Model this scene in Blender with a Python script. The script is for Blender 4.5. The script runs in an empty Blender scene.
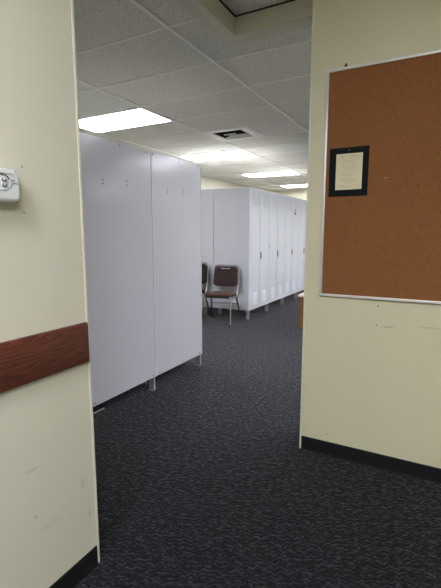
import bpy, bmesh, math, random
from mathutils import Vector, Matrix
random.seed(7)
C = bpy.context.scene.collection
PI = math.pi

# ------------------------------------------------------------------ materials
def new_mat(name):
    m = bpy.data.materials.new(name); m.use_nodes = True
    nt = m.node_tree; b = nt.nodes['Principled BSDF']
    return m, nt, b

def plain(name, col, rough=.5, metal=0., spec=None, bump=0., bscale=200., var=0., vscale=3.):
    m, nt, b = new_mat(name)
    b.inputs['Base Color'].default_value = (*col, 1); b.inputs['Roughness'].default_value = rough
    b.inputs['Metallic'].default_value = metal
    if spec is not None: b.inputs['Specular IOR Level'].default_value = spec
    tc = nt.nodes.new('ShaderNodeTexCoord')
    n = nt.nodes.new('ShaderNodeTexNoise'); n.inputs['Scale'].default_value = vscale; n.inputs['Detail'].default_value = 4
    nt.links.new(tc.outputs['Object'], n.inputs['Vector'])
    mx = nt.nodes.new('ShaderNodeMix'); mx.data_type = 'RGBA'
    mx.inputs[6].default_value = (*[c * (1 - var) for c in col], 1); mx.inputs[7].default_value = (*[min(1, c * (1 + var)) for c in col], 1)
    nt.links.new(n.outputs['Fac'], mx.inputs[0]); nt.links.new(mx.outputs[2], b.inputs['Base Color'])
    if bump:
        n2 = nt.nodes.new('ShaderNodeTexNoise'); n2.inputs['Scale'].default_value = bscale
        nt.links.new(tc.outputs['Object'], n2.inputs['Vector'])
        bp = nt.nodes.new('ShaderNodeBump'); bp.inputs['Strength'].default_value = bump; bp.inputs['Distance'].default_value = .002
        nt.links.new(n2.outputs['Fac'], bp.inputs['Height']); nt.links.new(bp.outputs['Normal'], b.inputs['Normal'])
    return m

def math_node(nt, op, a, b=None, c=None):
    n = nt.nodes.new('ShaderNodeMath'); n.operation = op
    for i, v in enumerate((a, b, c)):
        if v is None: continue
        if hasattr(v, 'links'): nt.links.new(v, n.inputs[i])
        else: n.inputs[i].default_value = v
    return n.outputs[0]

def mix_col(nt, fac, a, b):
    n = nt.nodes.new('ShaderNodeMix'); n.data_type = 'RGBA'
    for i, v in ((0, fac), (6, a), (7, b)):
        if hasattr(v, 'links'): nt.links.new(v, n.inputs[i])
        else: n.inputs[i].default_value = v if i == 0 else (*v, 1)
    return n.outputs[2]

def wall_paint(name, col, marks):
    """painted wall with faint mottling and small scuffs: marks = (centre, radii, strength)"""
    m, nt, b = new_mat(name)
    tc = nt.nodes.new('ShaderNodeTexCoord'); P = tc.outputs['Object']
    n = nt.nodes.new('ShaderNodeTexNoise'); n.inputs['Scale'].default_value = 2.2; n.inputs['Detail'].default_value = 6
    mp = nt.nodes.new('ShaderNodeMapping'); mp.inputs['Scale'].default_value = (1, 1, .5)
    nt.links.new(P, mp.inputs['Vector']); nt.links.new(mp.outputs[0], n.inputs['Vector'])
    c = mix_col(nt, n.outputs['Fac'], [x * .955 for x in col], [min(1, x * 1.03) for x in col])
    for (ctr, rad, s) in marks:
        mm = nt.nodes.new('ShaderNodeMapping'); mm.vector_type = 'TEXTURE'
        mm.inputs['Location'].default_value = ctr; mm.inputs['Scale'].default_value = rad
        nt.links.new(P, mm.inputs['Vector'])
        ln = nt.nodes.new('ShaderNodeVectorMath'); ln.operation = 'LENGTH'; nt.links.new(mm.outputs[0], ln.inputs[0])
        f = math_node(nt, 'SUBTRACT', 1.0, ln.outputs['Value']); f = math_node(nt, 'MULTIPLY', f, 2.0)
        f = math_node(nt, 'MAXIMUM', f, 0.0); f = math_node(nt, 'MINIMUM', f, 1.0); f = math_node(nt, 'MULTIPLY', f, s)
        c = mix_col(nt, f, c, (.10, .09, .07))
    nt.links.new(c, b.inputs['Base Color']); b.inputs['Roughness'].default_value = .5
    b.inputs['Specular IOR Level'].default_value = .3
    n2 = nt.nodes.new('ShaderNodeTexNoise'); n2.inputs['Scale'].default_value = 140; nt.links.new(P, n2.inputs['Vector'])
    bp = nt.nodes.new('ShaderNodeBump'); bp.inputs['Strength'].default_value = .12; bp.inputs['Distance'].default_value = .002
    nt.links.new(n2.outputs['Fac'], bp.inputs['Height']); nt.links.new(bp.outputs['Normal'], b.inputs['Normal'])
    return m

def tile_mat(name):
    m, nt, b = new_mat(name)
    tc = nt.nodes.new('ShaderNodeTexCoord'); P = tc.outputs['Object']
    n = nt.nodes.new('ShaderNodeTexNoise'); n.inputs['Scale'].default_value = 92; n.inputs['Detail'].default_value = 3; n.inputs['Roughness'].default_value = .6
    nt.links.new(P, n.inputs['Vector'])
    r = nt.nodes.new('ShaderNodeValToRGB'); e = r.color_ramp.elements
    e[0].position = .36; e[0].color = (.41, .40, .37, 1); e[1].position = .46; e[1].color = (.75, .735, .69, 1)
    nt.links.new(n.outputs['Fac'], r.inputs[0]); nt.links.new(r.outputs[0], b.inputs['Base Color'])
    b.inputs['Roughness'].default_value = .9; b.inputs['Specular IOR Level'].default_value = .1
    bp = nt.nodes.new('ShaderNodeBump'); bp.inputs['Strength'].default_value = .5; bp.inputs['Distance'].default_value = .004
    nt.links.new(n.outputs['Fac'], bp.inputs['Height']); nt.links.new(bp.outputs['Normal'], b.inputs['Normal'])
    return m

def carpet_mat():
    m, nt, b = new_mat('charcoal_loop_carpet')
    tc = nt.nodes.new('ShaderNodeTexCoord')
    mp = nt.nodes.new('ShaderNodeMapping'); mp.inputs['Rotation'].default_value = (0, 0, math.radians(-26))
    nt.links.new(tc.outputs['Object'], mp.inputs['Vector'])
    # wobble
    nz = nt.nodes.new('ShaderNodeTexNoise'); nz.inputs['Scale'].default_value = 30; nz.inputs['Detail'].default_value = 2
    nt.links.new(mp.outputs[0], nz.inputs['Vector'])
    sep = nt.nodes.new('ShaderNodeSeparateXYZ'); nt.links.new(mp.outputs[0], sep.inputs[0])
    px, py = .046, .024
    x = math_node(nt, 'DIVIDE', sep.outputs['X'], px)
    tri = math_node(nt, 'PINGPONG', x, .5)                     # 0..0.5
    wob = math_node(nt, 'MULTIPLY', nz.outputs['Fac'], 2.1)
    y = math_node(nt, 'DIVIDE', sep.outputs['Y'], py)
    y = math_node(nt, 'ADD', y, math_node(nt, 'MULTIPLY', tri, 1.2)); y = math_node(nt, 'ADD', y, wob)
    row = math_node(nt, 'SINE', math_node(nt, 'MULTIPLY', y, 2 * PI))
    row = math_node(nt, 'MULTIPLY_ADD', row, .5, .5)
    brk = nt.nodes.new('ShaderNodeTexNoise'); brk.inputs['Scale'].default_value = 34; brk.inputs['Detail'].default_value = 2
    nt.links.new(tc.outputs['Object'], brk.inputs['Vector'])
    bk = math_node(nt, 'MULTIPLY', math_node(nt, 'SUBTRACT', brk.outputs['Fac'], .33), 3.2); bk = math_node(nt, 'MINIMUM', math_node(nt, 'MAXIMUM', bk, .1), 1.)
    row = math_node(nt, 'MULTIPLY', row, bk)
    fine = nt.nodes.new('ShaderNodeTexNoise'); fine.inputs['Scale'].default_value = 170; fine.inputs['Detail'].default_value = 3; fine.inputs['Roughness'].default_value = .7
    nt.links.new(mp.outputs[0], fine.inputs['Vector'])
    hgt = math_node(nt, 'ADD', math_node(nt, 'MULTIPLY', row, .75), math_node(nt, 'MULTIPLY', fine.outputs['Fac'], 1.6))
    r = nt.nodes.new('ShaderNodeValToRGB'); e = r.color_ramp.elements
    e[0].position = .30; e[0].color = (.0022, .0018, .0030, 1); e[1].position = .88; e[1].color = (.036, .0345, .041, 1)
    nt.links.new(math_node(nt, 'MULTIPLY', hgt, .5), r.inputs[0])
    # pale flecks: specular glints of the loops put into the colour
    v = nt.nodes.new('ShaderNodeTexNoise'); v.inputs['Scale'].default_value = 160; v.inputs['Detail'].default_value = 1
    nt.links.new(tc.outputs['Object'], v.inputs['Vector'])
    fl = math_node(nt, 'MULTIPLY', math_node(nt, 'MAXIMUM', math_node(nt, 'SUBTRACT', v.outputs['Fac'], .68), 0.), 9.)
    fl = math_node(nt, 'MINIMUM', fl, 1.)
    nt.links.new(mix_col(nt, fl, r.outputs[0], (.14, .14, .155)), b.inputs['Base Color'])
    b.inputs['Roughness'].default_value = .8; b.inputs['Specular IOR Level'].default_value = .08
    sw = math_node(nt, 'MULTIPLY', math_node(nt, 'MAXIMUM', math_node(nt, 'SUBTRACT', math_node(nt, 'MULTIPLY', hgt, .5), .35), .10), 1.75)
    nt.links.new(math_node(nt, 'MINIMUM', sw, 1.), b.inputs['Sheen Weight']); b.inputs['Sheen Roughness'].default_value = .32
    b.inputs['Sheen Tint'].default_value = (.78, .76, .88, 1)
    bp = nt.nodes.new('ShaderNodeBump'); bp.inputs['Strength'].default_value = .6; bp.inputs['Distance'].default_value = .004
    nt.links.new(hgt, bp.inputs['Height']); nt.links.new(bp.outputs['Normal'], b.inputs['Normal'])
    return m

def wood_mat(name, c0, c1, scale=1., axis='Y', rough=.45):
    m, nt, b = new_mat(name)
    tc = nt.nodes.new('ShaderNodeTexCoord')
    mp = nt.nodes.new('ShaderNodeMapping')
    s = {'Y': (9, 1.3, 9), 'X': (1.3, 9, 9), 'Z': (9, 9, 1.3)}[axis]
    mp.inputs['Scale'].default_value = [k * scale for k in s]
    nt.links.new(tc.outputs['Object'], mp.inputs['Vector'])
    n = nt.nodes.new('ShaderNodeTexNoise'); n.inputs['Scale'].default_value = 1.0; n.inputs['Detail'].default_value = 3
    nt.links.new(mp.outputs[0], n.inputs['Vector'])
    ring = math_node(nt, 'FRACT', math_node(nt, 'MULTIPLY', n.outputs['Fac'], 22.))
    mp2 = nt.nodes.new('ShaderNodeMapping'); mp2.inputs['Scale'].default_value = [k * 14 * scale for k in s]
    nt.links.new(tc.outputs['Object'], mp2.inputs['Vector'])
    n2 = nt.nodes.new('ShaderNodeTexNoise'); n2.inputs['Scale'].default_value = 1.; n2.inputs['Detail'].default_value = 3
    nt.links.new(mp2.outputs[0], n2.inputs['Vector'])
    f = math_node(nt, 'ADD', math_node(nt, 'MULTIPLY', ring, .55), math_node(nt, 'MULTIPLY', n2.outputs['Fac'], .6))
    nt.links.new(mix_col(nt, f, c0, c1), b.inputs['Base Color'])
    b.inputs['Roughness'].default_value = rough
    bp = nt.nodes.new('ShaderNodeBump'); bp.inputs['Strength'].default_value = .15; bp.inputs['Distance'].default_value = .001
    nt.links.new(n2.outputs['Fac'], bp.inputs['Height']); nt.links.new(bp.outputs['Normal'], b.inputs['Normal'])
    return m

def cork_mat():
    m, nt, b = new_mat('cork')
    tc = nt.nodes.new('ShaderNodeTexCoord'); P = tc.outputs['Object']
    n = nt.nodes.new('ShaderNodeTexNoise'); n.inputs['Scale'].default_value = 190; n.inputs['Detail'].default_value = 4; n.inputs['Roughness'].default_value = .7
    n3 = nt.nodes.new('ShaderNodeTexNoise'); n3.inputs['Scale'].default_value = 2.5; n3.inputs['Detail'].default_value = 3
    for k in (n, n3): nt.links.new(P, k.inputs['Vector'])
    r = nt.nodes.new('ShaderNodeValToRGB'); e = r.color_ramp.elements
    e[0].position = .34; e[0].color = (.16, .066, .024, 1); e[1].position = .66; e[1].color = (.31, .130, .050, 1)
    nt.links.new(n.outputs['Fac'], r.inputs[0])
    c = mix_col(nt, math_node(nt, 'MULTIPLY', n3.outputs['Fac'], .35), r.outputs[0], (.30, .135, .05))
    nt.links.new(c, b.inputs['Base Color']); b.inputs['Roughness'].default_value = .9; b.inputs['Specular IOR Level'].default_value = .1
    bp = nt.nodes.new('ShaderNodeBump'); bp.inputs['Strength'].default_value = .4; bp.inputs['Distance'].default_value = .002
    nt.links.new(n.outputs['Fac'], bp.inputs['Height']); nt.links.new(bp.outputs['Normal'], b.inputs['Normal'])
    return m

def steel_panel(name, col, rough):
    m, nt, b = new_mat(name)
    tc = nt.nodes.new('ShaderNodeTexCoord'); P = tc.outputs['Object']
    n = nt.nodes.new('ShaderNodeTexNoise'); n.inputs['Scale'].default_value = 3.; n.inputs['Detail'].default_value = 2
    n2 = nt.nodes.new('ShaderNodeTexNoise'); n2.inputs['Scale'].default_value = 60.; n2.inputs['Detail'].default_value = 4
    for k in (n, n2): nt.links.new(P, k.inputs['Vector'])
    nt.links.new(mix_col(nt, n2.outputs['Fac'], [c * .97 for c in col], [min(1, c * 1.03) for c in col]), b.inputs['Base Color'])
    b.inputs['Roughness'].default_value = rough; b.inputs['Specular IOR Level'].default_value = .45
    bp = nt.nodes.new('ShaderNodeBump'); bp.inputs['Strength'].default_value = .25; bp.inputs['Distance'].default_value = .02
    nt.links.new(n.outputs['Fac'], bp.inputs['Height']); nt.links.new(bp.outputs['Normal'], b.inputs['Normal'])
    return m

def emit(name, col, s):
    m, nt, b = new_mat(name)
    b.inputs['Base Color'].default_value = (.9, .9, .9, 1); b.inputs['Roughness'].default_value = .3
    b.inputs['Emission Color'].default_value = (*col, 1); b.inputs['Emission Strength'].default_value = s
    return m

LIGHT = 8.2
CREAM = (.68, .655, .525)
CREAM_R = (.665, .63, .445)
M = dict(
    carpet=carpet_mat(), tile=tile_mat('mineral_fibre_tile'), grid=plain('white_grid_enamel', (.84, .83, .79), .45),
    trim=plain('cream_trim_paint', (.60, .57, .45), .5, var=.05), guard=plain('cream_vinyl_guard', (.74, .71, .58), .35),
    base=plain('black_vinyl_base', (.010, .010, .011), .5, spec=.3, var=.2),
    wall_r=wall_paint('cream_wall_paint_scuffed', CREAM_R, [
        ((-.307, 2.445, .975), (.007, .03, .007), .7), ((-.309, 2.445, .864), (.006, .03, .006), .8),
        ((-.247, 2.445, .859), (.045, .03, .0045), .4), ((-.04, 2.445, .877), (.06, .03, .005), .25),
        ((-.561, 2.445, .139), (.006, .03, .006), .6)]),
    wall_l=wall_paint('cream_wall_paint_marked', CREAM, [
        ((-1.197, .884, 1.591), (.03, .004, .004), .8), ((-1.197, .881, 1.448), (.03, .004, .004), .8),
        ((-1.197, 1.112, 1.304), (.03, .004, .004), .5), ((-1.197, .844, .574), (.03, .030, .007), .2),
        ((-1.197, 1.09, .25), (.03, .012, .018), .14), ((-1.197, 1.06, .40), (.03, .012, .03), .16), ((-1.197, .846, .394), (.03, .010, .006), .25),
        ((-1.197, .90, .33), (.03, .05, .02), .08)]),
    wall=wall_paint('cream_wall_paint', CREAM, []),
    rail=wood_mat('mahogany_stained_oak', (.215, .052, .027), (.034, .0075, .004)),
    table=wood_mat('honey_wood', (.27, .12, .05), (.14, .055, .02), axis='X'),
    table_top=plain('wood_top_reflection_tone', (.75, .68, .58), .3),  # pale tone puts the reflection on the wooden top into its colour
    cork=cork_mat(), alu=plain('brushed_aluminium', (.74, .72, .69), .4, .35, var=.06, vscale=20),
    mount=plain('black_card', (.009, .011, .011), .8, spec=.15), paper=plain('cream_paper', (.74, .66, .46), .8, var=.04, vscale=30),
    ink=plain('brown_ink', (.22, .17, .10), .8), ink2=plain('dark_ink', (.10, .08, .06), .8),
    plastic=plain('white_plastic', (.78, .80, .80), .35), plastic2=plain('white_plastic_recess', (.70, .72, .72), .4),
    grey=plain('dark_grey_plastic', (.07, .07, .065), .4), blue=plain('blue_grey_print', (.16, .17, .26), .6),
    steel=steel_panel('pale_lavender_steel', (.515, .505, .56), .2), door=steel_panel('pale_grey_door_enamel', (.69, .71, .775), .35),
    edge=plain('steel_edge_enamel', (.60, .61, .66), .4), slot=plain('shadowed_slot', (.08, .08, .09), .7),
    bounce_grey=plain('bounce_damped_top', (.46, .45, .42), .8, var=.1),  # locker tops greyed to cut the light they bounce onto the ceiling
    leg=plain('locker_leg_steel', (.30, .30, .33), .4), rivet=plain('dark_rivet', (.06, .06, .065), .4),
    hasp=plain('dark_handle_metal', (.13, .13, .14), .35, .6), palehandle=plain('pale_handle', (.60, .61, .66), .3, .3),
    maroon=plain('maroon_brown_fabric', (.026, .009, .009), .85, bump=.4, bscale=400, var=.25, vscale=60),
    seatm=plain('brown_fabric', (.050, .018, .011), .8, bump=.4, bscale=400, var=.25, vscale=60),
    blackf=plain('black_vinyl', (.006, .0065, .0065), .6, spec=.2), chrome=plain('satin_chrome', (.235, .235, .235), .28, 1.),
    rubber=plain('black_rubber', (.015, .015, .015), .6),
    diff=emit('lit_diffuser', (.92, .945, 1.02), LIGHT), fixture=plain('white_fixture_enamel', (.82, .83, .82), .4),
    vent=plain('white_vent_enamel', (.74, .73, .68), .45), dark=plain('duct_and_shadow_black', (.012, .012, .012), .8),
    red=plain('dark_red_print', (.07, .035, .035), .6), white=plain('white_card', (.8, .8, .8), .6),
    brass=plain('brass_tack', (.72, .55, .25), .25, 1.), steelpin=plain('steel_tack', (.7, .7, .68), .25, 1.), blackpin=plain('black_pin', (.02, .02, .02), .4),
)

# ------------------------------------------------------------------ mesh helpers
def bm_new(): return bmesh.new()

def box(bm, x0, x1, y0, y1, z0, z1, bev=0., seg=2):
    t = bmesh.new()
    bmesh.ops.create_cube(t, size=1)
    for v in t.verts:
        v.co = Vector(((x0 + x1) / 2 + v.co.x * (x1 - x0), (y0 + y1) / 2 + v.co.y * (y1 - y0), (z0 + z1) / 2 + v.co.z * (z1 - z0)))
    if bev: bmesh.ops.bevel(t, geom=list(t.edges), offset=bev, segments=seg, profile=.5, affect='EDGES')
    merge(bm, t)

def merge(bm, t, mat=None):
    if mat is not None: bmesh.ops.transform(t, matrix=mat, verts=t.verts)
    mp = {v: bm.verts.new(v.co) for v in t.verts}
    for f in t.faces:
        try: bm.faces.new([mp[v] for v in f.verts])
        except ValueError: pass
    t.free()

def tube(bm, pts, r, n=10, closed=False):
    pts = [Vector(p) for p in pts]; N = len(pts); rings = []
    up = None
    for i, p in enumerate(pts):
        a = pts[(i - 1) % N] if (closed or i) else p
        b = pts[(i + 1) % N] if (closed or i < N - 1) else p
        d = (b - a).normalized()
        if up is None:
            up = Vector((0, 0, 1)) if abs(d.z) < .9 else Vector((1, 0, 0))
        s = d.cross(up).normalized(); up = s.cross(d).normalized()
        rr = r[i] if isinstance(r, (list, tuple)) else r
        rings.append([bm.verts.new(p + (s * math.cos(2 * PI * k / n) + up * math.sin(2 * PI * k / n)) * rr) for k in range(n)])
    for i in range(N if closed else N - 1):
        A, B = rings[i], rings[(i + 1) % N]
        for k in range(n): bm.faces.new((A[k], A[(k + 1) % n], B[(k + 1) % n], B[k]))
    if not closed:
        bm.faces.new(rings[0][::-1]); bm.faces.new(rings[-1])

def arc_path(pts, rad, n=5):
    """polyline with rounded corners"""
    pts = [Vector(p) for p in pts]; out = [pts[0]]
    for i in range(1, len(pts) - 1):
        a, b, c = pts[i - 1], pts[i], pts[i + 1]
        d1 = (a - b); d2 = (c - b); r = min(rad, d1.length * .49, d2.length * .49)
        p1 = b + d1.normalized() * r; p2 = b + d2.normalized() * r
        for k in range(n + 1):
            t = k / n; out.append(p1 * (1 - t) ** 2 + b * 2 * t * (1 - t) + p2 * t * t)
    out.append(pts[-1]); return out

def disc(bm, c, r, h, axis='X', n=12, r2=None):
    """short cylinder/dome along +axis"""
    t = bmesh.new(); bmesh.ops.create_cone(t, cap_ends=True, segments=n, radius1=r, radius2=r if r2 is None else r2, depth=h)
    rot = {'X': Matrix.Rotation(PI / 2, 4, 'Y'), 'Y': Matrix.Rotation(-PI / 2, 4, 'X'), 'Z': Matrix.Identity(4), '-Y': Matrix.Rotation(PI / 2, 4, 'X'), '-X': Matrix.Rotation(-PI / 2, 4, 'Y')}[axis]
    bmesh.ops.transform(t, matrix=Matrix.Translation(c) @ rot, verts=t.verts); merge(bm, t)

def slab_outline(bm, outline, d0, d1, put, bev=0.):
    """closed 2D outline extruded between depths d0..d1, put(u,v,d)->point"""
    t = bmesh.new()
    A = [t.verts.new(put(u, v, d0)) for u, v in outline]; B = [t.verts.new(put(u, v, d1)) for u, v in outline]
    n = len(A)
    fa = t.faces.new(A[::-1]); fb = t.faces.new(B)
    for k in range(n): t.faces.new((A[k], A[(k + 1) % n], B[(k + 1) % n], B[k]))
    if bev:
        ed = [e for e in fb.edges]
        bmesh.ops.bevel(t, geom=ed, offset=bev, segments=3, profile=.5, affect='EDGES')
    merge(bm, t)

def rrect(w, h, r, n=6, cx=0, cy=0):
    out = []
    for (sx, sy, a0) in ((1, 1, 0), (-1, 1, 90), (-1, -1, 180), (1, -1, 270)):
        for k in range(n + 1):
            a = math.radians(a0 + 90 * k / n)
            out.append((cx + sx * (w / 2 - r) + r * math.cos(a), cy + sy * (h / 2 - r) + r * math.sin(a)))
    return out

def obj(name, bm, mat, parent=None, smooth=False, loc=None):
    bmesh.ops.recalc_face_normals(bm, faces=bm.faces)
    me = bpy.data.meshes.new(name); bm.to_mesh(me); bm.free()
    if smooth:
        for p in me.polygons: p.use_smooth = True
        try: me.set_sharp_from_angle(angle=math.radians(40))
        except Exception: pass
    o = bpy.data.objects.new(name, me); C.objects.link(o); me.materials.append(M[mat])
    if parent: o.parent = parent
    if loc: o.location = loc
    return o

def thing(name, label, cat, loc=(0, 0, 0), rz=0., group=None):
    o = bpy.data.objects.new(name, None); o.empty_display_size = .1; C.objects.link(o)
    o.location = loc; o.rotation_euler = (0, 0, rz); return tag(o, label, cat, group)

def tag(o, label, cat, group=None):
    o['label'] = label; o['category'] = cat
    if group: o['group'] = group
    return o

def struct(name, bm, mat, parent=None, smooth=False):
    o = obj(name, bm, mat, parent, smooth); o['kind'] = 'structure'; return o

def dup(o, parent=None):
    c = o.copy(); C.objects.link(c)
    if parent: c.parent = parent
    for ch in list(o.children): dup(ch, c)
    return c

# ------------------------------------------------------------------ dimensions (metres)
LX = -1.197; LY = 1.127          # left wall face and its end
RX = -.735; RY = 2.445           # right wall end and its face
RB = 2.745                       # back of the right wall
HC = 2.69; HF = 2.795            # ceilings: locker room, entry
WX0, WX1 = -4.92, 6.1            # locker room side walls
WY1 = 12.2
FX1, FY0 = 2.4, -3.0             # entry room
GX0, GY0 = -2.87, 2.345          # ceiling grid origin
SX, SY = -1.415, 2.745           # outer corner of the header trim
IX, IY = -1.314, 2.626           # inner corner

# ------------------------------------------------------------------ setting
b = bm_new(); box(b, WX0 - .2, WX1 + .2, FY0 - .2, WY1 + .2, -.1, 0); struct('floor', b, 'carpet')

def rim_wall(name, x0, x1, y0, y1, h, mat, bev=0.):
    b = bm_new(); box(b, x0, x1, y0, y1, 0, h, bev); return struct(name, b, mat)
wl = rim_wall('wall_left', SX, LX, FY0, LY, HF + .1, 'wall_l', .004)
wr = rim_wall('wall_right', RX, WX1, RY, RB, HF + .1, 'wall_r', .004)
rim_wall('wall_entry_back', SX, FX1 + .2, FY0 - .2, FY0, HF + .1, 'wall')
rim_wall('wall_entry_side', FX1, FX1 + .2, FY0, RY, HF + .1, 'wall')
rim_wall('wall_front', WX0 - .2, SX, LY - .2, LY, HF + .1, 'wall')
rim_wall('wall_locker_side', WX0 - .2, WX0, LY, WY1 + .2, HF + .1, 'wall')
rim_wall('wall_locker_far', WX0, WX1, WY1, WY1 + .2, HF + .1, 'wall')
rim_wall('wall_locker_end', WX1, WX1 + .2, RY, WY1 + .2, HF + .1, 'wall')

# corner guards
b = bm_new(); box(b, LX, LX + .003, LY - .009, LY + .003, 0, HF, .001); box(b, LX - .03, LX + .003, LY, LY + .003, 0, HF, .001); struct('trim_1', b, 'guard')
b = bm_new(); box(b, RX - .004, RX + .007, RY - .004, RY, 0, HC + .1, .001); box(b, RX - .004, RX, RY - .004, RY + .03, 0, HC + .1, .0015); struct('trim_2', b, 'guard')
# vinyl baseboards with a small toe
def baseboard(name, f):
    b = bm_new(); f(b); return struct(name, b, 'base')
def prof_l(b):
    prof = [(0, 0), (.007, 0), (.0065, .003), (.005, .010), (.004, .083), (.002, .087), (0, .087)]
    slab_outline(b, prof, FY0, LY - .012, lambda u, v, d: Vector((LX + u, d, v)))
def prof_r(b):
    prof = [(0, 0), (.007, 0), (.0065, .003), (.005, .010), (.004, .085), (.002, .089), (0, .089)]
    slab_outline(b, prof, RX + .008, FX1, lambda u, v, d: Vector((d, RY - u, v)))
baseboard('baseboard_left', prof_l); baseboard('baseboard_right', prof_r)

# header trim round the higher entry ceiling
b = bm_new()
box(b, SX, IX, LY, SY, HC - .012, HF + .1, .002); box(b, IX - .004, RX, IY, SY, HC - .012, HF + .1, .002)
struct('trim_3', b, 'trim')
b = bm_new(); box(b, IX, IX + .012, LY, IY - .012, HF - .003, HF + .001); box(b, IX, RX, IY - .012, IY, HF - .003, HF + .001); struct('shadow_gap_line', b, 'dark')  # black strip standing in for the shadow gap under the entry tiles

# ceilings: lay-in tiles, fixture cells left open
W, D = 1.22, .61
light_cells = set(); vent_cell = None
def cell_x(i): return GX0 + W * i
def cell_y(j): return GY0 + D * j
ROW = [2, 6, 10, 14]
for j in ROW:
    light_cells.add((-1, j))
    light_cells.add((2, j)); light_cells.add((5, j))
b = bm_new()
xs = sorted(set([WX0, WX1] + [cell_x(i) for i in range(-1, 9) if WX0 < cell_x(i) < WX1]))
ys = sorted(set([LY, WY1, SY] + [cell_y(j) for j in range(-2, 17) if LY < cell_y(j) < WY1]))
xs = sorted(set(xs + [SX, cell_x(0) + .61]))
VX0, VX1, VY0, VY1 = cell_x(0), cell_x(0) + .61, cell_y(4), cell_y(5)
for a0, a1 in zip(xs, xs[1:]):
    for c0, c1 in zip(ys, ys[1:]):
        cx, cy = (a0 + a1) / 2, (c0 + c1) / 2
        if cx > SX and cy < SY: continue
        if (math.floor((cx - GX0) / W), math.floor((cy - GY0) / D)) in light_cells: continue
        if VX0 < cx < VX1 and VY0 < cy < VY1: continue
        box(b, a0, a1, c0, c1, HC + .004, HC + .02)
struct('ceiling', b, 'tile')
# suspension grid: main runners along the room, thin cross tees
b = bm_new()
for i in range(-1, 9):
    x = cell_x(i)
    if not WX0 < x < WX1: continue
    y0 = LY if x < SX else SY
    box(b, x - .012, x + .012, y0, WY1, HC - .005, HC + .006, .001, 1)
for j in range(-2, 17):
    y = cell_y(j)
    if not LY < y < WY1: continue
    x1 = SX if y < SY else WX1
    box(b, WX0, x1, y - .009, y + .009, HC - .0015, HC + .006, .001, 1)
box(b, VX1 - .012, VX1 + .012, VY0, VY1, HC - .003, HC + .006, .001, 1)
box(b, WX0, WX0 + .022, LY, WY1, HC - .003, HC + .004); box(b, WX0, WX1, WY1 - .022, WY1, HC - .003, HC + .004)
struct('trim_5', b, 'grid')
# entry ceiling (cells open for its lamp and the added one)
EX0, EX1, EY0, EY1 = -.86, -.25, -1.35, -.13
b = bm_new()
exs = sorted(set([IX - .01, FX1, EX0, EX1] + [EX1 + .61 * k for k in range(1, 5) if EX1 + .61 * k < FX1]))
eys = sorted([FY0, EY0, EY1, EY1 + 1.22, EY1 + 2.44, IY + .01])
for a0, a1 in zip(exs, exs[1:]):
    for c0, c1 in zip(eys, eys[1:]):
        if (abs(a0 - EX0) < 1e-6 or abs(a0 - EX0 - 1.22) < 1e-6) and abs(c0 - EY0) < 1e-6: continue
        box(b, a0, a1, c0, c1, HF + .004, HF + .02)
struct('ceiling_entry', b, 'tile')
b = bm_new()
for x in exs[1:-1]: box(b, x - .012, x + .012, FY0, IY, HF - .003, HF + .006)
for y in eys[1:-1]: box(b, IX, FX1, y - .009, y + .009, HF - .0015, HF + .006)
struct('trim_6', b, 'grid')

# ------------------------------------------------------------------ ceiling lights
def make_light(w, d):
    t = thing('ceiling_light', '', 'ceiling light')
    b = bm_new(); f = .022
    x, y = w / 2 - .010, d / 2 - .010
    for (x0, x1, y0, y1) in ((-x, x, -y, -y + f), (-x, x, y - f, y), (-x, -x + f, -y + f, y - f), (x - f, x, -y + f, y - f)):
        box(b, x0, x1, y0, y1, -.008, .03, .0015, 1)
    box(b, -x, x, -y, y, .06, .068)
    obj('frame', b, 'fixture', t)
    b = bm_new(); box(b, -x + f, x - f, -y + f, y - f, -.003, .003); obj('diffuser', b, 'diff', t)
    return t
first = make_light(W, D)
LABELS = ['lit white ceiling panel light over the near pale lockers, largest in view',
          'lit white ceiling panel light just beyond the air vent',
          'lit white ceiling panel light above the corner of the lockers behind the chairs',
          'small sliver of lit ceiling light farthest away by the cream far wall']
for q, j in enumerate(ROW):
    o = first if q == 0 else dup(first)
    o.location = (cell_x(-1) + W / 2, cell_y(j) + D / 2, HC)
    o['label'] = LABELS[q]; o['group'] = 'ceiling lights over the lockers'
for i, j in [(i, j) for i in (2, 5) for j in ROW]:  # inner row inferred from the bright doors; outer row added for side light
    o = dup(first); o.location = (cell_x(i) + W / 2, cell_y(j) + D / 2, HC)
    o['label'] = 'lit ceiling panel light in unseen rows behind the corkboard wall, outer row added'; o['group'] = 'unseen ceiling lights behind the corkboard wall, outer row added'
for k in (0, 1):  # first lamp inferred from the rail shadow; second added to brighten the walls
    o = dup(first); o.rotation_euler = (0, 0, PI / 2); o.location = ((EX0 + EX1) / 2 + 1.22 * k, (EY0 + EY1) / 2, HF)
    o['label'] = 'lit ceiling panel light overhead in the entry, unseen above the viewer, second of the pair added'; o['group'] = 'entry ceiling lights, second one added'

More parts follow.
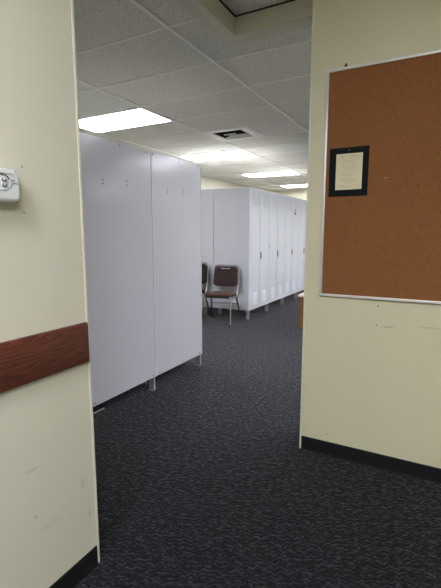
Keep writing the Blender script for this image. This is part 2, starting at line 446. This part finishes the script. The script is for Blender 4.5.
# ------------------------------------------------------------------ air vent
t = thing('ceiling_vent', 'white square ceiling air vent with black gaps between its louvers', 'vent', ((VX0 + VX1) / 2, (VY0 + VY1) / 2, HC))
b = bm_new(); s = .300; q = .205
for (x0, x1, y0, y1) in ((-s, s, -s, -q), (-s, s, q, s), (-s, -q, -q, q), (q, s, -q, q)): box(b, x0, x1, y0, y1, -.008, .004, .002, 1)
obj('face_plate', b, 'vent', t)
b = bm_new(); box(b, -q, q, -q, q, .10, .11)
for (x0, x1, y0, y1) in ((-q - .01, -q, -q, q), (q, q + .01, -q, q), (-q, q, -q - .01, -q), (-q, q, q, q + .01)): box(b, x0, x1, y0, y1, 0.004, .11)
obj('duct', b, 'dark', t)
def blade(b, x0, x1, y, tilt, w=.052):
    k = bmesh.new(); bmesh.ops.create_cube(k, size=1)
    for v in k.verts: v.co = Vector((v.co.x * (x1 - x0), v.co.y * w, v.co.z * .003))
    merge(b, k, Matrix.Translation(((x0 + x1) / 2, y, .002)) @ Matrix.Rotation(tilt, 4, 'X'))
for (x0, x1, y, tl, w_) in [(-.19, .19, .155, -.8, .030), (-.10, .17, .070, -.8, .024), (-.13, .05, -.020, -.8, .018)]:
    b = bm_new(); blade(b, x0, x1, y, tl, w_); bmesh.ops.translate(b, verts=b.verts, vec=(0, 0, -.002)); obj('louver', b, 'grid', t)

# ------------------------------------------------------------------ handrail
t = thing('wall_handrail', 'reddish-brown wooden rail board fixed along the cream wall below the white box', 'handrail', (LX, .3, .889))
b = bm_new(); box(b, .0, .019, -2.2, .813, 0, .157, .007, 3); obj('rail_board', b, 'rail', t, True)

# ------------------------------------------------------------------ white plastic wall unit (partly outside the frame)
t = thing('wall_dispenser', 'white rounded plastic box on the cream wall with an oval recess and two dark knobs', 'wall unit', (LX, .682, 1.4755))
def put_l(u, v, d): return Vector((d, u, v))
UW = .34; UH = .099; DP = .042
b = bm_new(); rings = []
for ins, d in [(0, 0), (0, .022), (.0007, .030), (.0025, .036), (.005, .0395), (.0085, .0415), (.012, DP)]:
    sl = .006 * d / DP     # right end leans in towards the front
    rings.append([b.verts.new(put_l(u - (sl if u > 0 else 0), v, d)) for u, v in rrect(UW - 2 * ins, UH - 2 * ins, max(.004, .018 - ins * .6), 6, 0, UH / 2)])
for A, B in zip(rings, rings[1:]):
    for k in range(len(A)): b.faces.new((A[k], A[(k + 1) % len(A)], B[(k + 1) % len(A)], B[k]))
b.faces.new(rings[0][::-1]); b.faces.new(rings[-1])
body = obj('housing', b, 'plastic', t, True)
b = bm_new(); slab_outline(b, rrect(UW - .036, .013, .006, 5, -.006, UH - .010), .026, .0455, put_l, .004); obj('top_lip', b, 'plastic', t, True)
RC = .0515; RV = .0565             # recess centre
b = bm_new(); slab_outline(b, rrect(.150, .040, .0195, 8, RC, RV), DP - .002, DP + .0006, put_l); rec = obj('recess', b, 'plastic2', t)
b = bm_new(); tube(b, [put_l(u, v, DP + .001) for u, v in rrect(.153, .043, .021, 8, RC, RV)], .0017, 8, True); obj('recess_rim', b, 'plastic', rec, True)
b = bm_new(); tube(b, [put_l(RC + .054 + .0205 * math.cos(a), RV + .0215 * math.sin(a), DP + .002) for a in [math.radians(25 + 6.5 * k) for k in range(11)]] + [put_l(RC + .05 - .03 * k, RV + .0215, DP + .002) for k in range(5)], .0017, 8); obj('shadow_gap', b, 'grey', rec, True)
KY = .106
for v in (RV + .0075, RV - .0078):
    kn = bm_new(); disc(kn, (DP + .0025, KY, v), .0075, .005, 'X', 18, .006); kn_o = obj('knob', kn, 'plastic2', rec, True)
    b = bm_new(); tube(b, [(DP + .0055, KY + .0062 * math.cos(a), v + .0054 * math.sin(a)) for a in [math.radians(150 + 18 * k) for k in range(14)]], .0018, 8)
    obj('swirl_mark', b, 'grey', kn_o, True)
def scrawl(b, put, x0, x1, y, h, step, r, rng):
    """a word of unreadable pen strokes"""
    pts = []; x = x0; k = 0
    while x < x1:
        pts.append(put(x, y + (h * rng.uniform(.45, 1.) if k % 2 else h * rng.uniform(-.15, .15)))); x += step * rng.uniform(.6, 1.3); k += 1
    if len(pts) > 1: tube(b, pts, r, 5)
rng = random.Random(3); b = bm_new()
scrawl(b, lambda x, y: Vector((DP + .0003, x, y)), .130, .143, .0615, .005, .0018, .0009, rng)
scrawl(b, lambda x, y: Vector((DP + .0003, x, y)), .137, .155, .0535, .005, .0020, .0009, rng)
obj('printed_logo', b, 'blue', t)

# ------------------------------------------------------------------ corkboard
BX0, BX1, BZ0, BZ1 = -.642, 1.19, 1.012, 2.283
bd = thing('bulletin_board', 'large brown corkboard in a thin silver frame on the cream wall', 'bulletin board', (BX0, RY, BZ0))
bw, bh = BX1 - BX0, BZ1 - BZ0
b = bm_new(); box(b, .008, bw - .008, -.012, 0, .008, bh - .008); obj('cork_panel', b, 'cork', bd)
b = bm_new(); f = .016
box(b, 0, bw, -.020, 0, 0, f, .003, 2); box(b, 0, bw, -.020, 0, bh - f, bh, .003, 2); box(b, 0, f, -.020, 0, f, bh - f, .003, 2); box(b, bw - f, bw, -.020, 0, f, bh - f, .003, 2)
obj('frame', b, 'alu', bd, True)
CY = RY - .012
# pinned notice
nz = thing('notice', 'cream lined notice on a black card mount pinned to the corkboard', 'notice', (-.608, CY - .001, 1.592))
nw, nh = .214, .266
b = bm_new(); box(b, 0, nw, -.003, 0, 0, nh, .0005, 1); obj('card_mount', b, 'mount', nz)
b = bm_new(); box(b, .038, .182, -.0042, -.003, .036, .232); sh = obj('sheet', b, 'paper', nz)
rng = random.Random(11)
def put_r(x, y): return Vector((x, -.0044, y))
b = bm_new()
scrawl(b, put_r, .058, .104, .217, .005, .0024, .0007, rng); scrawl(b, put_r, .112, .168, .217, .005, .0024, .0007, rng)
obj('heading', b, 'ink2', sh)
b = bm_new()
y = .202
for g in range(4):
    for l in range(3):
        half = [.052, .040, .030][l] + rng.uniform(-.008, .006); x = .110 - half
        while x < .110 + half - .006:
            wd = rng.uniform(.010, .022); scrawl(b, put_r, x, min(x + wd, .110 + half), y, .0032, .0022, .00055, rng); x += wd + .004
        y -= .0098
    y -= .0065
scrawl(b, put_r, .055, .085, .052, .0055, .0022, .0008, rng); scrawl(b, put_r, .090, .118, .050, .0055, .0022, .0007, rng)
obj('handwriting', b, 'ink', sh)
def pin(name, label, x, z, mat, r=.005, y=CY, h=.006):
    o = bm_new(); t_ = bmesh.new(); bmesh.ops.create_uvsphere(t_, u_segments=12, v_segments=8, radius=r)
    for v in t_.verts: v.co.y = min(v.co.y, .15 * r) * h / r
    merge(o, t_); q = obj(name, o, mat, None, True, (x, y, z)); return tag(q, label, 'pin', 'pins on the corkboard')
pin('push_pin', 'tiny brass tack holding the top of the black-mounted notice', -.500, 1.842, 'brass', .0055, CY - .003)
pin('push_pin', 'shiny steel tack alone on the cork, right of the notice', -.303, 1.681, 'steelpin', .0052)
pin('push_pin', 'black tack on bare cork, farthest right in the photo', -.142, 1.630, 'blackpin', .0058)
pin('push_pin', 'black tack on the cork just under the notice', -.487, 1.560, 'blackpin', .0052)
o = bm_new(); box(o, -.007, .007, -.012, 0, 0, .014, .003); tube(o, [(0, -.006, .010), (.001, -.006, .020)], .003, 8)
tag(obj('frame_clip', o, 'blackpin', None, True, (-.540, RY - .002, BZ1)), 'small black clip on top of the silver corkboard frame', 'clip')

# ------------------------------------------------------------------ lockers
def make_locker(name, z0, z1, depth, pitch=.395, holes=True, rear=.022):
    """two-door locker bay; doors face +X at x=0, body runs to x=-depth, y from 0 to 2*pitch"""
    t = thing('locker', name, 'locker'); w = 2 * pitch
    b = bm_new(); box(b, -depth + .003, -.012, .002, w - .002, z0, z1, .003, 1)
    obj('body', b, 'steel', t)
    b = bm_new()   # front rails
    box(b, -.014, -.001, .001, w - .001, z1 - .028, z1, .002, 1); box(b, -.014, -.001, .001, w - .001, z0, z0 + .030, .002, 1)
    for y in (0.001, pitch - .007, w - .015): box(b, -.014, -.001, y, y + .014, z0 + .03, z1 - .028, .001, 1)
    obj('front_frame', b, 'door', t)
    for k in (0, 1):
        y0 = k * pitch + .010; y1 = (k + 1) * pitch - .010
        b = bm_new(); box(b, -.010, .004, y0, y1, z0 + .034, z1 - .032, .003, 2); dr = obj('door', b, 'door', t, True)
        yc = (y0 + y1) / 2
        for (za, n_, hd) in ((z1 - .10, 6, .0145), (z0 + .265, 6, .0135)):
            for i in range(n_):
                z = za - i * .034; b = bm_new()   # pressed hood: wedge open at its lower edge
                slab_outline(b, [(.003, z + .012), (.004, z + .012), (hd, z - .011), (.003, z - .004)], yc - .085, yc + .085, lambda u, v, d: Vector((u, d, v)))
                obj('louver', b, 'door', dr)
        zc = 1.02
        if k == 1:
            b = bm_new(); slab_outline(b, rrect(.040, .125, .012, 5, y0 + .024, zc), .003, .010, put_l, .003); hp = obj('handle_plate', b, 'hasp', dr, True)
            b = bm_new(); tube(b, arc_path([(.008, y0 + .024, zc + .04), (.026, y0 + .024, zc + .03), (.026, y0 + .024, zc - .03), (.008, y0 + .024, zc - .04)], .01), .005, 8); obj('pull', b, 'palehandle', hp, True)
        else:
            b = bm_new(); slab_outline(b, rrect(.028, .07, .008, 5, y0 + .020, zc + .14), .003, .012, put_l, .003); obj('handle_plate', b, 'palehandle', dr, True)
        for z in (z0 + .2, (z0 + z1) / 2 + .1, z1 - .2):
            b = bm_new(); tube(b, [(.004, y1 + .003, z - .03), (.004, y1 + .003, z + .03)], .004, 8); obj('hinge', b, 'edge', dr, True)
    # back sheet with seam lip and screws
    b = bm_new(); box(b, -depth - .002, -depth + .003, .0035, w - .0035, z0 + .0, z1 - .001, .0012, 1); bp = obj('back_panel', b, 'steel', t)
    b = bm_new(); box(b, -depth - .006, -depth - .002, -.001, .010, z0, z1 - .002, .001, 1); obj('seam_strip', b, 'edge', bp)
    if holes:
        spots = [(y, z) for y, z in ((.57, 1.764), (.57, 1.738), (.315, 1.783), (.31, 1.752))] + [(y, z1 - .018) for y in (.06, .38, .77)] + [(y, z0 + .022) for y in (.05, .74)]
        for y, z in spots:
            b = bm_new(); disc(b, (-depth - .003, y, z), .0055, .004, '-X', 10); obj('screw', b, 'rivet', bp)
    b = bm_new(); box(b, -depth + .01, -.005, .004, w - .004, z1, z1 + .003); obj('top_sheet', b, 'bounce_grey', t)
    for x0, x1, ya, yb in ((-.055, 0, .001, .013), (-.055, 0, w - .013, w - .001), (-depth - .006, -depth + .05, rear, rear + .022), (-depth + .14, -depth + .20, w - .044, w - .022)):
        b = bm_new(); box(b, x0, x1, ya, yb, 0, z0, .001, 1); box(b, x0 + .002, x1, ya, yb + .02 * (ya < .003 + rear) - 0, 0, .004, .001, 1)
        obj('leg', b, 'leg', t)
    return t

# bank behind the chairs: doors face the aisle
FXF = -2.712; FY = 5.982; FP = .4045
far = make_locker('', .142, 2.105, .655, FP, False, .16)
FL = ['pale grey two-door locker at the bank corner, its side behind the chairs',
      'pale grey two-door locker next after the corner one',
      'pale grey two-door locker carrying the small dark sticker on its door',
      'pale grey two-door locker farthest along the bank, mostly behind the corkboard wall']
for i in range(4):
    o = far if i == 0 else dup(far)
    o.location = (FXF, FY + 2 * FP * i, 0); o['label'] = FL[i]; o['group'] = 'lockers with doors along the aisle'
    if i == 2:
        dr = [c for c in o.children if c.name.startswith('door')][1]
        b = bm_new(); box(b, .0035, .0055, FP + .10, FP + .27, 1.755, 1.895); st = obj('sticker', b, 'white', dr)
        b = bm_new(); box(b, .005, .0062, FP + .13, FP + .24, 1.842, 1.885); box(b, .005, .0062, FP + .13, FP + .24, 1.768, 1.812); obj('dark_patch', b, 'red', st)
# back-to-back bay whose side panel shows beside the chairs
o = dup(far); o.rotation_euler = (0, 0, PI); o.location = (FXF - 2 * .655 - .014, FY + 2 * FP, 0)
o['label'] = 'pale grey locker standing back to back behind the corner one, seen side-on'; o['group'] = 'lockers facing the side wall'

# near bank: plain backs face us
NX = -2.188
near = make_locker('', .118, 2.056, .60, .395)
NL = ['pale grey locker with its plain back to us at the outer end by the chairs',
      'pale grey locker with its plain back to us, next to the cream wall']
for i, y1 in enumerate((3.622, 2.832)):
    o = near if i == 0 else dup(near)
    o.rotation_euler = (0, 0, PI); o.location = (NX - .602, y1, 0)
    o['label'] = NL[i]; o['group'] = 'lockers with their backs to the entry'
    if i == 1:
        b = bm_new(); box(b, -.497, -.480, .54, .76, 0, .006, .001, 1); obj('foot_channel', b, 'edge', o)

# ------------------------------------------------------------------ chairs
def cushion(b, outline, put, th, crown):
    """soft pad: rings of a shrinking outline, domed on its face"""
    prof = [(.985, 0), (1., .25), (1., .55), (.965, .85), (.90, 1.), (.6, 1. + crown * .8), (.25, 1. + crown)]
    cx = sum(p[0] for p in outline) / len(outline); cy = sum(p[1] for p in outline) / len(outline)
    rings = []
    for s, d in prof: rings.append([b.verts.new(put(cx + (u - cx) * s, cy + (v - cy) * s, d * th)) for u, v in outline])
    n = len(outline)
    for A, B in zip(rings, rings[1:]):
        for k in range(n): b.faces.new((A[k], A[(k + 1) % n], B[(k + 1) % n], B[k]))
    b.faces.new(rings[0][::-1]); b.faces.new(rings[-1])

def make_chair(label, back_mat, seat_mat, loc, rz, zs=1.):
    """stacking chair, faces -Y"""
    t = thing('stacking_chair', label, 'chair', loc, rz, 'stacking chairs against the locker side')
    hw = .215; SH = .425 * zs; tilt = .20
    # seat pad
    b = bm_new(); o_ = rrect(.445, .42, .09, 6, 0, -.045)
    cushion(b, o_, lambda u, v, d: Vector((u, v, SH + d - (v + .045) * .06)), .048, .28); obj('seat', b, seat_mat, t, True)
    b = bm_new(); slab_outline(b, rrect(.41, .385, .08, 6, 0, -.045), -.012, 0, lambda u, v, d: Vector((u, v, SH + d - (v + .045) * .06))); obj('seat_pan', b, 'rubber', t)
    # back pad with a handle slot at the top
    zb0, zb1 = .545 * zs, .865 * zs
    def put_b(u, v, d): return Vector((u, .195 + (v - .5) * tilt - d, v))
    o_ = [(u * (1 - .10 * max(0, (v - zb0) / (zb1 - zb0) - .2)), v) for u, v in rrect(.405, zb1 - zb0, .055, 6, 0, (zb0 + zb1) / 2)]
    b = bm_new(); cushion(b, o_, put_b, .030, .15); bk = obj('backrest', b, back_mat, t, True)
    b = bm_new(); tube(b, arc_path([put_b(-.075, zb1 - .024, .036), put_b(-.06, zb1 - .036, .040), put_b(.06, zb1 - .036, .040), put_b(.075, zb1 - .024, .036)], .02), .009, 10); obj('handle', b, 'chrome', bk, True)
    # back hoop: uprights running from the seat up round the pad
    def pb(u, v): return put_b(u, v, -.004)
    b = bm_new(); tube(b, arc_path([(-hw, .135, SH - .02), pb(-hw, .53 * zs), pb(-.205, zb1 + .014), pb(.205, zb1 + .014), pb(hw, .53 * zs), (hw, .135, SH - .02)], .07, 7), .0115, 12); obj('back_frame', b, 'chrome', t, True)
    b = bm_new(); tube(b, arc_path([(-hw, .16, SH - .02), (-hw, -.20, SH - .008), (hw, -.20, SH - .008), (hw, .16, SH - .02)], .05), .0115, 12); obj('seat_frame', b, 'chrome', t, True)
    b = bm_new(); tube(b, [(-hw - .012, .19, .27), (hw + .012, .19, .27)], .007, 8); obj('stretcher', b, 'chrome', t, True)
    for sx in (-1, 1):
        for (top, bot) in (((sx * hw, -.19, SH - .01), (sx * .245, -.285, 0)), ((sx * hw, .10, SH - .015), (sx * .245, .275, 0))):
            b = bm_new(); a = Vector(top); c = Vector(bot) + Vector((0, 0, .006)); tube(b, [a, a.lerp(c, .5), c], [.012, .0115, .0105], 12); lg = obj('leg', b, 'chrome', t, True)
            b = bm_new(); disc(b, (c.x, c.y, .011), .0145, .022, 'Z', 12, .013); obj('foot_glide', b, 'rubber', lg, True)
    return t
make_chair('brown fabric chair with a chrome frame and back handle by the locker side', 'maroon', 'seatm', (-3.035, 5.625, 0), math.radians(9))
make_chair('black padded chair half hidden behind the near locker, beside the brown chair', 'blackf', 'blackf', (-3.595, 5.60, 0), math.radians(8), 1.03)

# ------------------------------------------------------------------ end table peeking out behind the corkboard wall
t = thing('end_table', 'low honey-brown wooden table peeking out past the corkboard wall', 'table', (-1.535, 6.02, 0))
b = bm_new(); box(b, -.30, .30, -.27, .27, .47, .50, .004, 2); obj('table_top', b, 'table_top', t, True)
b = bm_new(); box(b, -.285, .285, -.255, .255, .40, .47, .003, 1); obj('apron', b, 'table', t)
for sx in (-1, 1):
    for sy in (-1, 1):
        b = bm_new(); slab_outline(b, [(sx * .28, sy * .25), (sx * .22, sy * .25), (sx * .22, sy * .19), (sx * .28, sy * .19)], 0, .40, lambda u, v, d: Vector((u, v, d))); obj('leg', b, 'table', t)

# ------------------------------------------------------------------ camera, world, colour
cam = bpy.data.cameras.new('camera'); co = bpy.data.objects.new('camera', cam); C.objects.link(co)
cam.sensor_fit = 'VERTICAL'; cam.sensor_height = 24; cam.lens = 410 / 588 * 24; cam.clip_start = .02
co.location = (0, 0, 1.38); co.rotation_euler = (PI / 2 - math.radians(8.3257), 0, math.radians(28.4484))
sc = bpy.context.scene; sc.camera = co
w = bpy.data.worlds.new('world'); sc.world = w; w.use_nodes = True
w.node_tree.nodes['Background'].inputs[0].default_value = (.8, .85, 1, 1); w.node_tree.nodes['Background'].inputs[1].default_value = .02
vs = sc.view_settings; vs.view_transform = 'Standard'; vs.look = 'None'; vs.gamma = 1; vs.use_curve_mapping = False
vs.exposure = 2.05
